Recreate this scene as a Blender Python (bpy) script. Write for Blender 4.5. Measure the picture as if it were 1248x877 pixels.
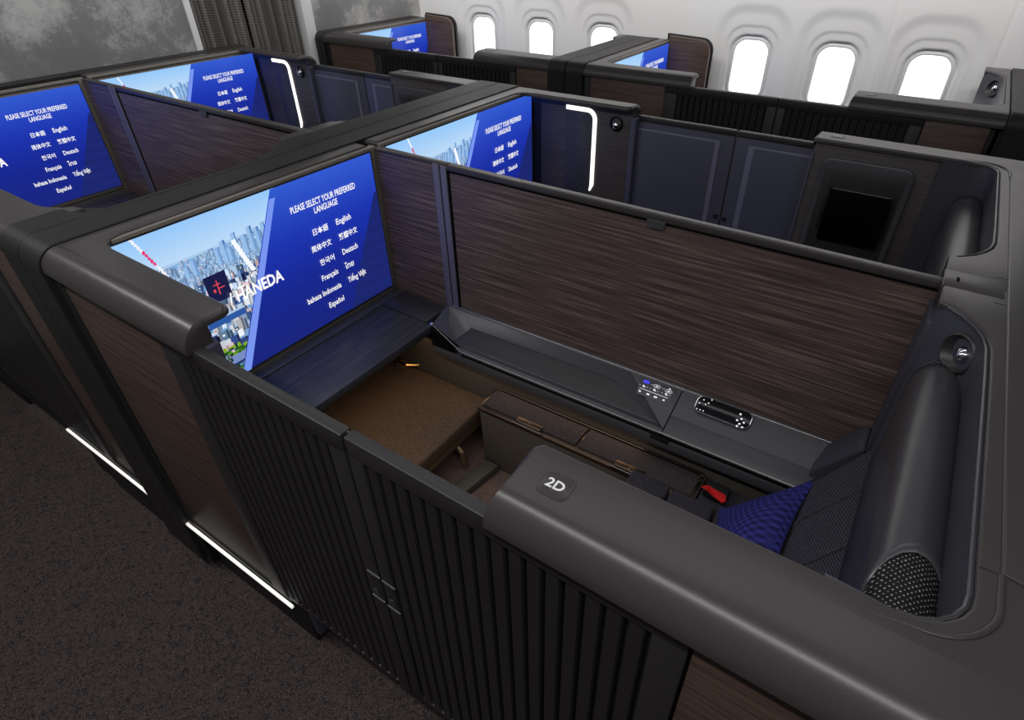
import bpy, bmesh, math, random
import numpy as np
from mathutils import Matrix, Vector

for _o in list(bpy.data.objects):
    bpy.data.objects.remove(_o)
SC = bpy.context.scene
COL = SC.collection
random.seed(4)
PI = math.pi

# ------------------------------------------------------------------ camera
cam_d = bpy.data.cameras.new('camera')
cam_d.sensor_fit = 'HORIZONTAL'
cam_d.sensor_width = 36.0
cam_d.lens = 713.986 / 1248 * 36
cam_d.shift_x = -(648.113 - 624) / 1248
cam_d.shift_y = (424.635 - 438.5) / 1248
cam_d.clip_start = 0.05
cam = bpy.data.objects.new('camera', cam_d)
COL.objects.link(cam)
_y, _p, _r = 2.16258279, .631129350, -.00827995
_f = Vector((math.cos(_y)*math.cos(_p), math.sin(_y)*math.cos(_p), -math.sin(_p)))
_rt = Vector((math.sin(_y), -math.cos(_y), 0))
_up = _rt.cross(_f)
_r2 = _rt*math.cos(_r) + _up*math.sin(_r)
_u2 = -_rt*math.sin(_r) + _up*math.cos(_r)
_m = Matrix((( _r2.x, _u2.x, -_f.x, 0), (_r2.y, _u2.y, -_f.y, 0), (_r2.z, _u2.z, -_f.z, 1.95), (0, 0, 0, 1)))
cam.matrix_world = _m
SC.camera = cam

# ------------------------------------------------------------------ world, lamps, exposure
SC.view_settings.view_transform = 'Standard'
SC.view_settings.look = 'None'
SC.view_settings.exposure = 0.0
SC.view_settings.gamma = 1.0
SC.view_settings.use_curve_mapping = False
W = bpy.data.worlds.new('cabin_world')
SC.world = W
W.use_nodes = True
W.node_tree.nodes['Background'].inputs[0].default_value = (.80, .86, 1, 1)
W.node_tree.nodes['Background'].inputs[1].default_value = .10

def area(name, loc, rot, sx, sy, power, col=(1, 1, 1)):
    d = bpy.data.lights.new(name, 'AREA')
    d.shape = 'RECTANGLE'; d.size = sx; d.size_y = sy
    d.energy = power; d.color = col
    o = bpy.data.objects.new(name, d)
    o.location = loc; o.rotation_euler = rot
    COL.objects.link(o)
    return o

# long ceiling fixtures above both aisles and the centre row, cove wash on the window side
area('aisle_ceiling_lamp', (-1.0, -.16, 2.75), (0, 0, 0), 6.0, .10, 60, (1, .975, .97))
area('left_fill_lamp', (-1.2, -1.1, 2.5), (math.radians(-35), 0, 0), 5.0, 1.2, 12, (1, .97, .97))  # unseen soft fill added to lift the near walls and partition
area('far_aisle_ceiling_lamp', (-1.5, 2.9, 2.75), (0, 0, 0), 6.0, .10, 1.5, (1, .96, .93))
area('centre_ceiling_lamp', (-1.4, 1.5, 2.8), (0, 0, 0), 3.5, .3, 7.5, (.92, .94, 1))
area('sidewall_cove_lamp', (-1.8, 3.45, 2.25), (math.radians(78), 0, 0), 5.5, .12, 46, (1, .97, .93))
area('forward_cove_lamp', (-3.3, 2.6, 2.5), (0, math.radians(40), 0), .3, 3.5, 20, (1, 1, 1))

# ------------------------------------------------------------------ mesh helpers
K = .03
def wz(x, z):
    return z + K*(x+1.17)*max(0.0, 1 - z/1.25)

class MB:
    """one mesh being collected in real coordinates"""
    def __init__(s):
        s.bm = bmesh.new()
    def box(s, x0, x1, y0, y1, z0, z1, b=0, seg=2):
        if y0 > y1: y0, y1 = y1, y0
        if x0 > x1: x0, x1 = x1, x0
        r = bmesh.ops.create_cube(s.bm, size=1)
        for v in r['verts']:
            v.co = Vector((x0+(v.co.x+.5)*(x1-x0), y0+(v.co.y+.5)*(y1-y0), z0+(v.co.z+.5)*(z1-z0)))
        if b:
            es = list({e for v in r['verts'] for e in v.link_edges})
            bmesh.ops.bevel(s.bm, geom=es, offset=b, segments=seg, affect='EDGES', profile=.5)
        return s
    def prism(s, pts, d, b=0, seg=2):
        """pts: 3D polygon, extruded by vector d"""
        vs = [s.bm.verts.new(p) for p in pts]
        f = s.bm.faces.new(vs)
        r = bmesh.ops.extrude_face_region(s.bm, geom=[f])
        nv = [g for g in r['geom'] if isinstance(g, bmesh.types.BMVert)]
        for v in nv: v.co += Vector(d)
        if b:
            es = list({e for v in vs+nv for e in v.link_edges})
            bmesh.ops.bevel(s.bm, geom=es, offset=b, segments=seg, affect='EDGES', profile=.5, clamp_overlap=True)
        return s
    def quad(s, *p):
        s.bm.faces.new([s.bm.verts.new(q) for q in p]); return s
    def tube(s, pts, r, n=8, caps=True):
        pts = [Vector(p) for p in pts]
        rs = r if isinstance(r, (list, tuple)) else [r]*len(pts)
        rings = []
        t0 = (pts[1]-pts[0]).normalized()
        a = t0.orthogonal().normalized()
        for i, p in enumerate(pts):
            t = (pts[min(i+1, len(pts)-1)]-pts[max(i-1, 0)]).normalized()
            a = (a - t*a.dot(t)).normalized(); b_ = t.cross(a)
            rings.append([s.bm.verts.new(p+(a*math.cos(2*PI*k/n)+b_*math.sin(2*PI*k/n))*rs[i]) for k in range(n)])
        for i in range(len(rings)-1):
            for k in range(n):
                s.bm.faces.new((rings[i][k], rings[i][(k+1) % n], rings[i+1][(k+1) % n], rings[i+1][k]))
        if caps:
            s.bm.faces.new(rings[0]); s.bm.faces.new(rings[-1])
        return s
    def lathe(s, prof, c, axis, n=20):
        """prof: (radius, height) pairs, turned about axis through c"""
        c = Vector(c); ax = Vector(axis).normalized(); a = ax.orthogonal().normalized(); b_ = ax.cross(a)
        rings = []
        for r, h in prof:
            if r < 1e-6:
                rings.append([s.bm.verts.new(c+ax*h)])
            else:
                rings.append([s.bm.verts.new(c+ax*h+(a*math.cos(2*PI*k/n)+b_*math.sin(2*PI*k/n))*r) for k in range(n)])
        for i in range(len(rings)-1):
            A, B = rings[i], rings[i+1]
            for k in range(n):
                if len(A) == 1 and len(B) == 1: continue
                if len(A) == 1: s.bm.faces.new((A[0], B[k], B[(k+1) % n]))
                elif len(B) == 1: s.bm.faces.new((A[k], A[(k+1) % n], B[0]))
                else: s.bm.faces.new((A[k], A[(k+1) % n], B[(k+1) % n], B[k]))
        return s
    def loft(s, rings, closed=True, cap=True):
        R = [[s.bm.verts.new(p) for p in r] for r in rings]
        n = len(R[0])
        for i in range(len(R)-1):
            for k in range(n if closed else n-1):
                s.bm.faces.new((R[i][k], R[i][(k+1) % n], R[i+1][(k+1) % n], R[i+1][k]))
        if cap and closed:
            s.bm.faces.new(R[0]); s.bm.faces.new(R[-1])
        return s
    def slab(s, pts, z0, z1, rad, n=7, b=.003):
        """plan outline (x,y) with one rounding radius per edge, vertical sides below the rounding"""
        P = [Vector((p[0], p[1])) for p in pts]
        N = len(P)
        A = sum(P[i].x*P[(i+1) % N].y-P[(i+1) % N].x*P[i].y for i in range(N))
        sg = 1 if A > 0 else -1
        rings = []
        def ring(k):
            out = []
            a = PI/2*k/n
            for i in range(N):
                e0 = (P[i]-P[i-1]).normalized(); e1 = (P[(i+1) % N]-P[i]).normalized()
                n0 = Vector((-e0.y, e0.x))*sg; n1 = Vector((-e1.y, e1.x))*sg
                r0, r1 = rad[i-1], rad[i]
                o0, o1 = r0*(1-math.sin(a)), r1*(1-math.sin(a))
                den = e0.x*e1.y-e0.y*e1.x
                q0, q1 = P[i]+n0*o0, P[i]+n1*o1
                if abs(den) < .12:
                    q = (q0+q1)/2
                else:
                    t = ((q1.x-q0.x)*e1.y-(q1.y-q0.y)*e1.x)/den
                    q = q0+e0*t
                rr = max(r0, r1)
                out.append((q.x, q.y, z1-rr*(1-math.cos(a))))
            return out
        for k in range(n+1): rings.append(ring(k))
        rings.append([(p.x, p.y, z0) for p in P])
        return s.loft(rings)
    def done(s, name, m, parent=None, root=None, warp=True, smooth=30, tri=False):
        bm = s.bm
        bmesh.ops.remove_doubles(bm, verts=bm.verts, dist=1e-6)
        if warp:
            for v in bm.verts: v.co.z = wz(v.co.x, v.co.z)
        if root is not None:
            for v in bm.verts: v.co -= root
        big = [f for f in bm.faces if len(f.verts) > 4]
        if big: bmesh.ops.triangulate(bm, faces=big)
        bmesh.ops.recalc_face_normals(bm, faces=bm.faces)
        me = bpy.data.meshes.new(name)
        bm.to_mesh(me); bm.free()
        for mm in (m if isinstance(m, (list, tuple)) else [m]): me.materials.append(mm)
        me.polygons.foreach_set('use_smooth', [True]*len(me.polygons))
        me.set_sharp_from_angle(angle=math.radians(smooth))
        o = bpy.data.objects.new(name, me)
        COL.objects.link(o)
        if parent is not None: o.parent = parent
        return o

class Thing:
    """a thing: an Empty at its base that parents its parts"""
    def __init__(s, name, label, cat, loc, group=None):
        s.o = bpy.data.objects.new(name, None)
        s.o.empty_display_size = .05
        s.L = Vector((loc[0], loc[1], wz(loc[0], loc[2])))
        s.o.location = s.L
        s.o['label'] = label; s.o['category'] = cat
        if group: s.o['group'] = group
        COL.objects.link(s.o)
    def part(s, mb, name, m, parent=None, label=None, **k):
        o = mb.done(name, m, parent or s.o, s.L, **k)
        if label: o['label'] = label
        return o

def single(mb, name, m, label, cat, group=None, **k):
    vs = [v.co.copy() for v in mb.bm.verts]
    c = Vector((sum(v.x for v in vs)/len(vs), sum(v.y for v in vs)/len(vs), min(v.z for v in vs)))
    c.z = wz(c.x, c.z) if k.get('warp', True) else c.z
    o = mb.done(name, m, None, c, **k)
    o.location = c
    o['label'] = label; o['category'] = cat
    if group: o['group'] = group
    return o

def structure(mb, name, m, parent=None, **k):
    o = mb.done(name, m, parent, **k)
    o['kind'] = 'structure'
    return o

def arc_pts(c, r, a0, a1, n):
    return [(c[0]+r*math.cos(a0+(a1-a0)*i/n), c[1]+r*math.sin(a0+(a1-a0)*i/n)) for i in range(n+1)]

def rrect(w, h, r, n=4):
    out = []
    for cx, cy, a in ((w/2-r, h/2-r, 0), (-w/2+r, h/2-r, PI/2), (-w/2+r, -h/2+r, PI), (w/2-r, -h/2+r, 1.5*PI)):
        out += arc_pts((cx, cy), r, a, a+PI/2, n)
    return out

def text_obj(txt, M, size, m, parent, root, name='lettering', align='LEFT', ext=.0004, warp=True, bold=0.0, sx=1.0):
    c = bpy.data.curves.new(name, 'FONT')
    c.body = txt; c.size = size; c.align_x = align; c.extrude = ext; c.offset = bold*size
    c.resolution_u = 3
    t = bpy.data.objects.new(name, c)
    me = bpy.data.meshes.new_from_object(t)
    bpy.data.objects.remove(t); bpy.data.curves.remove(c)
    me.transform(M @ Matrix.Scale(sx, 4, (1, 0, 0)))
    for v in me.vertices:
        if warp: v.co.z = wz(v.co.x, v.co.z)
        v.co -= root
    me.materials.clear(); me.materials.append(m)
    me.name = name
    o = bpy.data.objects.new(name, me)
    o.parent = parent
    COL.objects.link(o)
    return o

def frame(o, ex, ey):
    ex = Vector(ex).normalized(); ey = Vector(ey).normalized(); ez = ex.cross(ey)
    return Matrix(((ex.x, ey.x, ez.x, o[0]), (ex.y, ey.y, ez.y, o[1]), (ex.z, ey.z, ez.z, o[2]), (0, 0, 0, 1)))

# ------------------------------------------------------------------ materials
def lin(c):
    c = c/255.0
    return c/12.92 if c <= .04045 else ((c+.055)/1.055)**2.4
def rgb(r, g, b): return (lin(r), lin(g), lin(b), 1)

def mat(name, col, rough=.5, metal=0, spec=.5, emit=None, es=0):
    m = bpy.data.materials.new(name); m.use_nodes = True
    b = m.node_tree.nodes['Principled BSDF']
    b.inputs['Base Color'].default_value = col
    b.inputs['Roughness'].default_value = rough
    b.inputs['Metallic'].default_value = metal
    b.inputs['Specular IOR Level'].default_value = spec
    if emit:
        b.inputs['Emission Color'].default_value = emit
        b.inputs['Emission Strength'].default_value = es
    return m

def N(m, t, **k):
    n = m.node_tree.nodes.new(t)
    for a, v in k.items():
        if a in n.inputs: n.inputs[a].default_value = v
        else: setattr(n, a, v)
    return n
def Lk(m, a, b): m.node_tree.links.new(a, b)

def grained(name, c0, c1, rough, scale=(1, 1, 1), noise=8, detail=4, bump=.1, bd=.002, lo=.35, hi=.65, spec=.5, c2=None):
    m = mat(name, c0, rough, spec=spec)
    b = m.node_tree.nodes['Principled BSDF']
    tc = N(m, 'ShaderNodeNewGeometry'); mp = N(m, 'ShaderNodeMapping')
    mp.inputs['Scale'].default_value = scale
    Lk(m, tc.outputs['Position'], mp.inputs['Vector'])
    nz = N(m, 'ShaderNodeTexNoise', Scale=noise, Detail=detail, Roughness=.6)
    Lk(m, mp.outputs[0], nz.inputs['Vector'])
    r = N(m, 'ShaderNodeValToRGB')
    r.color_ramp.elements[0].position = lo; r.color_ramp.elements[0].color = c0
    r.color_ramp.elements[1].position = hi; r.color_ramp.elements[1].color = c1
    if c2:
        e = r.color_ramp.elements.new((lo+hi)/2); e.color = c2
    Lk(m, nz.outputs[0], r.inputs[0]); Lk(m, r.outputs[0], b.inputs['Base Color'])
    if bump:
        bp = N(m, 'ShaderNodeBump', Strength=bump, Distance=bd)
        Lk(m, nz.outputs[0], bp.inputs['Height']); Lk(m, bp.outputs[0], b.inputs['Normal'])
    return m

def woven(name, c0, c1, sx, sy, rough=.8, bump=.6, bd=.0015, rot=(0, 0, 0), plane='xy', thr=(.25, .75), bias=.5):
    """knit or weave: product of two sine waves with a little noise"""
    m = mat(name, c0, rough, spec=.3)
    b = m.node_tree.nodes['Principled BSDF']
    tc = N(m, 'ShaderNodeNewGeometry'); mp = N(m, 'ShaderNodeMapping')
    mp.inputs['Rotation'].default_value = rot
    Lk(m, tc.outputs['Position'], mp.inputs['Vector'])
    sp = N(m, 'ShaderNodeSeparateXYZ'); Lk(m, mp.outputs[0], sp.inputs[0])
    ax = {'x': 0, 'y': 1, 'z': 2}
    def sine(o, s, ph=None):
        mu = N(m, 'ShaderNodeMath', operation='MULTIPLY'); mu.inputs[1].default_value = s
        Lk(m, o, mu.inputs[0])
        src = mu.outputs[0]
        if ph is not None:
            ad = N(m, 'ShaderNodeMath', operation='ADD'); Lk(m, src, ad.inputs[0]); Lk(m, ph, ad.inputs[1]); src = ad.outputs[0]
        si = N(m, 'ShaderNodeMath', operation='SINE'); Lk(m, src, si.inputs[0])
        return si.outputs[0]
    a = sine(sp.outputs[ax[plane[0]]], sx)
    c = sine(sp.outputs[ax[plane[1]]], sy)
    mu = N(m, 'ShaderNodeMath', operation='MULTIPLY'); Lk(m, a, mu.inputs[0]); Lk(m, c, mu.inputs[1])
    md = N(m, 'ShaderNodeMath', operation='MULTIPLY_ADD'); md.inputs[1].default_value = .5; md.inputs[2].default_value = bias
    Lk(m, mu.outputs[0], md.inputs[0])
    nz = N(m, 'ShaderNodeTexNoise', Scale=120.0, Detail=2.0)
    Lk(m, tc.outputs['Position'], nz.inputs['Vector'])
    ad = N(m, 'ShaderNodeMath', operation='MULTIPLY_ADD'); ad.inputs[1].default_value = .5
    Lk(m, nz.outputs[0], ad.inputs[0]); Lk(m, md.outputs[0], ad.inputs[2])
    sb = N(m, 'ShaderNodeMath', operation='SUBTRACT'); sb.inputs[1].default_value = .25
    Lk(m, ad.outputs[0], sb.inputs[0])
    r = N(m, 'ShaderNodeValToRGB')
    r.color_ramp.elements[0].position = thr[0]; r.color_ramp.elements[0].color = c0
    r.color_ramp.elements[1].position = thr[1]; r.color_ramp.elements[1].color = c1
    Lk(m, sb.outputs[0], r.inputs[0]); Lk(m, r.outputs[0], b.inputs['Base Color'])
    bp = N(m, 'ShaderNodeBump', Strength=bump, Distance=bd)
    Lk(m, sb.outputs[0], bp.inputs['Height']); Lk(m, bp.outputs[0], b.inputs['Normal'])
    return m

M = {}
M['cap'] = grained('taupe_lacquer', rgb(58, 54, 54), rgb(62, 58, 58), .29, (1, 1, 1), 600, 2, .04, .0004, spec=.34)
M['strap'] = mat('charcoal_lacquer', rgb(34, 33, 32), .5, spec=.3)
M['door'] = mat('charcoal_door_lacquer', rgb(40, 38, 38), .42)
M['slat'] = mat('charcoal_slat', rgb(36, 34, 35), .40)
M['black'] = mat('matt_black', rgb(14, 14, 15), .55)
M['gap'] = mat('shadow_gap_black', rgb(6, 6, 7), .8, spec=.1)
M['gloss'] = mat('black_glass', rgb(5, 5, 6), .16)
M['wood'] = grained('walnut_veneer', rgb(66, 54, 51), rgb(124, 107, 101), .38, (1.0, 30, 42), 3.2, 6, .08, .0006, .34, .68, c2=rgb(86, 72, 68))
M['wood_dark'] = grained('smoked_walnut_veneer', rgb(58, 45, 39), rgb(90, 71, 62), .42, (1.0, 30, 42), 3.2, 6, .06, .0006, .34, .68)
M['wood_black'] = grained('ebony_veneer', rgb(54, 50, 50), rgb(78, 72, 72), .40, (1.0, 30, 42), 3.2, 6, .06, .0006, .34, .68)
M['table'] = grained('dark_table_veneer', rgb(42, 42, 48), rgb(66, 66, 74), .34, (40, 1.2, 30), 3, 6, .05, .0005, .3, .7)
M['table_side'] = grained('dark_side_veneer', rgb(34, 33, 36), rgb(54, 52, 56), .36, (1.2, 40, 30), 3, 6, .05, .0005, .3, .7)
M['panel'] = mat('screen_tinted_lacquer', rgb(64, 64, 80), .40)  # blue cast of the screen light mixed into the grey
M['rim'] = mat('screen_tinted_rim', rgb(96, 94, 116), .38)  # lavender stands for blue screen light on rims and posts
M['console'] = mat('console_grey', rgb(64, 64, 68), .40)
M['metal'] = mat('polished_edge_metal', rgb(120, 117, 116), .35, 1)
M['chrome'] = mat('chrome', rgb(215, 215, 220), .12, 1)
M['console_dark'] = mat('console_dark_grey', rgb(56, 56, 60), .42)
M['housing'] = mat('taupe_display_housing', rgb(112, 107, 100), .45)
M['tray_veneer'] = grained('near_black_veneer', rgb(24, 23, 24), rgb(42, 39, 39), .4, (1.2, 40, 30), 3, 6, .05, .0005, .3, .7)
M['brass'] = mat('bright_brass', rgb(214, 176, 112), .25, 1)
M['gold'] = mat('bronze_trim', rgb(124, 106, 90), .32, 1)
M['bracket'] = mat('bronze_bracket', rgb(120, 100, 76), .4, .6)
M['bronzewall'] = mat('bronze_grey_lacquer', rgb(72, 68, 62), .5)
M['leather'] = grained('charcoal_leather', rgb(50, 50, 58), rgb(60, 59, 67), .5, (1, 1, 1), 420, 3, .25, .0007)
M['cover'] = grained('grey_headrest_leather', rgb(52, 51, 54), rgb(62, 60, 63), .32, (1, 1, 1), 500, 2, .12, .0006, spec=.7)
M['knit'] = woven('black_rib_knit', rgb(20, 19, 24), rgb(96, 93, 104), 520, 900, plane='yz', thr=(.35, .95))
M['knit_top'] = woven('black_knit_cushion', rgb(17, 16, 20), rgb(78, 74, 83), 700, 900, plane='xy', thr=(.35, .95))
M['dots'] = woven('dotted_black_fabric', rgb(14, 13, 16), rgb(150, 146, 142), 640, 720, plane='yx', thr=(.72, .90), bias=.45)
M['tweed'] = woven('brown_tweed', rgb(18, 15, 14), rgb(122, 98, 76), 640, 900, plane='xy', thr=(.25, .95), rot=(0, 0, .3))
M['boxtweed'] = woven('charcoal_tweed', rgb(18, 16, 18), rgb(84, 74, 72), 800, 900, plane='xy', thr=(.3, .95))
M['pillow'] = woven('blue_ripple_fabric', rgb(18, 19, 74), rgb(50, 51, 130), 260, 520, plane='yz', thr=(.1, .95), bump=1.0, bd=.003)
M['pillow_back'] = mat('dark_olive_fabric', rgb(48, 42, 36), .9)
M['red'] = mat('red_enamel', rgb(205, 40, 38), .22)
M['plastic'] = mat('sidewall_plastic', rgb(218, 218, 219), .45)
M['plastic_in'] = mat('window_bezel_plastic', rgb(205, 206, 208), .5)
M['trimw'] = mat('white_trim', rgb(208, 208, 208), .45)
M['ceil'] = mat('ceiling_plastic', rgb(150, 148, 146), .6)
M['glasslit'] = mat('daylit_window_pane', rgb(240, 244, 250), .2, emit=(1, 1, 1, 1), es=1.25)
M['striplight'] = mat('white_light_strip', rgb(240, 238, 232), .4, emit=rgb(255, 252, 246), es=.62)
M['lamp'] = mat('warm_white_light_line', rgb(240, 240, 240), .4, emit=rgb(255, 248, 240), es=1.6)
M['white'] = mat('white_print', rgb(225, 225, 225), .5)
M['icon'] = mat('lit_white_icon', rgb(200, 200, 205), .5, emit=(1, 1, 1, 1), es=.55)
M['iconblue'] = mat('lit_blue_icon', rgb(60, 60, 220), .5, emit=rgb(70, 70, 240), es=.6)
M['txt'] = mat('screen_white', rgb(0, 0, 0), .4, emit=(1, 1, 1, 1), es=1.0)

# carpet: brown ground with navy veins
m = mat('aisle_carpet', rgb(60, 52, 50), .95, spec=.1)
b = m.node_tree.nodes['Principled BSDF']
g = N(m, 'ShaderNodeNewGeometry')
n1 = N(m, 'ShaderNodeTexNoise', Scale=42.0, Detail=3.0, Distortion=.6)
n2 = N(m, 'ShaderNodeTexNoise', Scale=330.0, Detail=2.0)
n3 = N(m, 'ShaderNodeTexNoise', Scale=9.0, Detail=2.0)
for n_ in (n1, n2, n3): Lk(m, g.outputs['Position'], n_.inputs['Vector'])
ab = N(m, 'ShaderNodeMath', operation='SUBTRACT'); ab.inputs[1].default_value = .5; Lk(m, n1.outputs[0], ab.inputs[0])
aa = N(m, 'ShaderNodeMath', operation='ABSOLUTE'); Lk(m, ab.outputs[0], aa.inputs[0])
r1 = N(m, 'ShaderNodeValToRGB'); r1.color_ramp.elements[0].position = .0; r1.color_ramp.elements[0].color = rgb(38, 38, 48)
r1.color_ramp.elements[1].position = .035; r1.color_ramp.elements[1].color = rgb(80, 72, 69)
Lk(m, aa.outputs[0], r1.inputs[0])
mx = N(m, 'ShaderNodeMix', data_type='RGBA', blend_type='MULTIPLY'); mx.inputs[0].default_value = 1
r2 = N(m, 'ShaderNodeValToRGB'); r2.color_ramp.elements[0].position = .35; r2.color_ramp.elements[0].color = (.28, .28, .3, 1)
r2.color_ramp.elements[1].position = .7; r2.color_ramp.elements[1].color = (1.35, 1.3, 1.3, 1)
Lk(m, n2.outputs[0], r2.inputs[0]); Lk(m, r1.outputs[0], mx.inputs[6]); Lk(m, r2.outputs[0], mx.inputs[7])
Lk(m, mx.outputs[2], b.inputs['Base Color'])
bp = N(m, 'ShaderNodeBump', Strength=.8, Distance=.004); Lk(m, n2.outputs[0], bp.inputs['Height']); Lk(m, bp.outputs[0], b.inputs['Normal'])
M['carpet'] = m
M['carpet_in'] = grained('footwell_carpet', rgb(58, 46, 42), rgb(112, 90, 80), .95, (1, 1, 1), 260, 3, .6, .003)

# bulkhead: mottled grey cloud print
m = mat('mottled_grey_laminate', rgb(120, 120, 120), .5)
b = m.node_tree.nodes['Principled BSDF']
g = N(m, 'ShaderNodeNewGeometry')
n1 = N(m, 'ShaderNodeTexNoise', Scale=1.7, Detail=9.0, Roughness=.68)
n2 = N(m, 'ShaderNodeTexNoise', Scale=70.0, Detail=3.0)
Lk(m, g.outputs['Position'], n1.inputs['Vector']); Lk(m, g.outputs['Position'], n2.inputs['Vector'])
s1 = N(m, 'ShaderNodeMath', operation='MULTIPLY_ADD'); s1.inputs[1].default_value = .12
Lk(m, n2.outputs[0], s1.inputs[0]); Lk(m, n1.outputs[0], s1.inputs[2])
r1 = N(m, 'ShaderNodeValToRGB')
r1.color_ramp.elements[0].position = .50; r1.color_ramp.elements[0].color = rgb(112, 112, 112)
r1.color_ramp.elements[1].position = .68; r1.color_ramp.elements[1].color = rgb(172, 171, 169)
e = r1.color_ramp.elements.new(.555); e.color = rgb(120, 120, 120)
e = r1.color_ramp.elements.new(.585); e.color = rgb(142, 141, 140)
Lk(m, s1.outputs[0], r1.inputs[0]); Lk(m, r1.outputs[0], b.inputs['Base Color'])
M['bulkhead'] = m
M['curtain'] = woven('dark_grey_curtain_cloth', rgb(84, 81, 78), rgb(116, 112, 108), 30, 420, plane='yz', thr=(.2, .8), bump=.3)

# screen: emission from a colour attribute
m = bpy.data.materials.new('screen_picture'); m.use_nodes = True
nt = m.node_tree; b = nt.nodes['Principled BSDF']
at = N(m, 'ShaderNodeVertexColor'); at.layer_name = 'Col'
b.inputs['Base Color'].default_value = (.004, .004, .006, 1); b.inputs['Roughness'].default_value = .25
b.inputs['Specular IOR Level'].default_value = .25
Lk(m, at.outputs[0], b.inputs['Emission Color']); b.inputs['Emission Strength'].default_value = 1.0
M['screen'] = m

# ------------------------------------------------------------------ the cabin: floor, bulkhead, sidewall
mb = MB(); mb.box(-4.6, 1.6, -2.4, 4.45, -.06, 0)
structure(mb, 'floor', M['carpet'])

BX = -4.02
mb = MB(); mb.box(BX-.06, BX, -2.4, 2.24, 0, 2.6); structure(mb, 'wall_forward', M['bulkhead'], warp=False)
mb = MB(); mb.box(BX-.06, BX, 3.16, 4.6, 0, 2.6); structure(mb, 'wall_forward_outboard', M['bulkhead'], warp=False)
mb = MB(); mb.box(BX-.07, BX+.012, 2.232, 2.272, 0, 2.6, .006); structure(mb, 'trim_1', M['trimw'], warp=False)
mb = MB(); mb.box(BX-.07, BX+.012, 3.075, 3.165, 0, 2.6, .006); structure(mb, 'trim_2', M['trimw'], warp=False)
mb = MB(); mb.box(1.5, 1.56, -2.4, 4.6, 0, 2.6); structure(mb, 'wall_aft', M['strap'], warp=False)
mb = MB(); mb.box(-4.6, -4.5, 2.0, 3.4, 0, 2.6); structure(mb, 'wall_galley', M['strap'], warp=False)

def curtain(y0, y1, pleats, label):
    mb = MB(); rows = []
    n = 120
    for j in range(9):
        z = .02 + (2.58-.02)*j/8
        row = []
        for i in range(n+1):
            t = i/n
            ph = t*pleats*2*PI + .25*math.sin(t*9)
            row.append((BX-.06 + .026*math.sin(ph)+.012*math.sin(2.3*ph+z*.7), y0+(y1-y0)*t+.006*math.sin(ph*2+z), z))
        rows.append(row)
    V = [[mb.bm.verts.new(p) for p in r] for r in rows]
    for j in range(8):
        for i in range(n): mb.bm.faces.new((V[j][i], V[j][i+1], V[j+1][i+1], V[j+1][i]))
    o = single(mb, 'curtain', M['curtain'], label, 'curtain', 'curtains across the far aisle', warp=False, smooth=80)
    md = o.modifiers.new('thick', 'SOLIDIFY'); md.thickness = .003
curtain(2.28, 2.66, 5, 'dark grey pleated aisle curtain, left half, beside the mottled bulkhead')
curtain(2.665, 3.075, 5, 'dark grey pleated aisle curtain, right half, next to the wide white trim')

# sidewall: height field in y with window reveals
WX = [-3.36, -2.80, -2.245, -1.16, -.64, -.135]
def sdrr(px, pz, cx, cz, w, h, r):
    """signed distance to a rounded rectangle"""
    qx = np.abs(px-cx)-w/2+r; qz = np.abs(pz-cz)-h/2+r
    return np.minimum(np.maximum(qx, qz), 0)+np.hypot(np.maximum(qx, 0), np.maximum(qz, 0))-r
def sstep(d, w): 
    t = np.clip(.5-d/w, 0, 1); return t*t*(3-2*t)
def wall_y(x, z):
    y = 4.30 - .10*np.maximum(0, z-1.25)**2*1.6 - .05*np.maximum(0, .9-z)
    for cx in WX:
        y = y + .011*sstep(sdrr(x, z, cx, 1.145, .44, .70, .16), .07)      # wide soft scoop
        y = y + .006*sstep(sdrr(x, z, cx, 1.115, .335, .56, .12), .012)     # shade frame step
        y = y + .022*sstep(sdrr(x, z, cx, 1.135, .270, .410, .10), .016)   # opening
    for sx_ in (-3.08+.0, -2.52, -1.95, -1.45, -.385, .16):
        y = y + .004*np.exp(-((x-sx_)/.006)**2)
    return y
xs = np.concatenate([np.arange(-4.05, .62, .0085)])
zs = np.concatenate([[0, .4, .8], np.arange(.93, 1.66, .0085), [1.8, 2.0, 2.3, 2.6]])
X, Z = np.meshgrid(xs, zs)
Y = wall_y(X, Z)
verts = np.stack([X, Y, Z], -1).reshape(-1, 3)
nx, nz_ = len(xs), len(zs)
idx = np.arange(nx*nz_).reshape(nz_, nx)
faces = np.stack([idx[:-1, :-1], idx[:-1, 1:], idx[1:, 1:], idx[1:, :-1]], -1).reshape(-1, 4)
me = bpy.data.meshes.new('wall_right'); me.from_pydata(verts.tolist(), [], faces.tolist())
me.polygons.foreach_set('use_smooth', [True]*len(me.polygons)); me.materials.append(M['plastic'])
o = bpy.data.objects.new('wall_right', me); o['kind'] = 'structure'; COL.objects.link(o)
for i, cx in enumerate(WX):
    base = 4.30+.011+.006+.022
    w = bpy.data.objects.new('window_%d' % (i+1), None); w['kind'] = 'structure'
    L = Vector((cx, base, 1.135)); w.location = L; COL.objects.link(w)
    mb = MB()
    prof = [(0.0, -.002), (.010, -.010), (.022, -.012), (.030, -.004)]
    rings = []
    for d, yy in prof:
        ww, hh = .270-2*d, .410-2*d
        rings.append([(cx+a, base+yy, 1.135+c) for a, c in rrect(ww, hh, max(.03, .10-d), 6)])
    mb.loft(rings, cap=False)
    mb.done('window_frame', M['plastic_in'], w, L, warp=False)
    mb = MB(); mb.prism([(cx+a, base-.006, 1.135+c) for a, c in rrect(.216, .356, .075, 6)], (0, .004, 0))
    mb.done('pane', M['glasslit'], w, L, warp=False)

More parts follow.
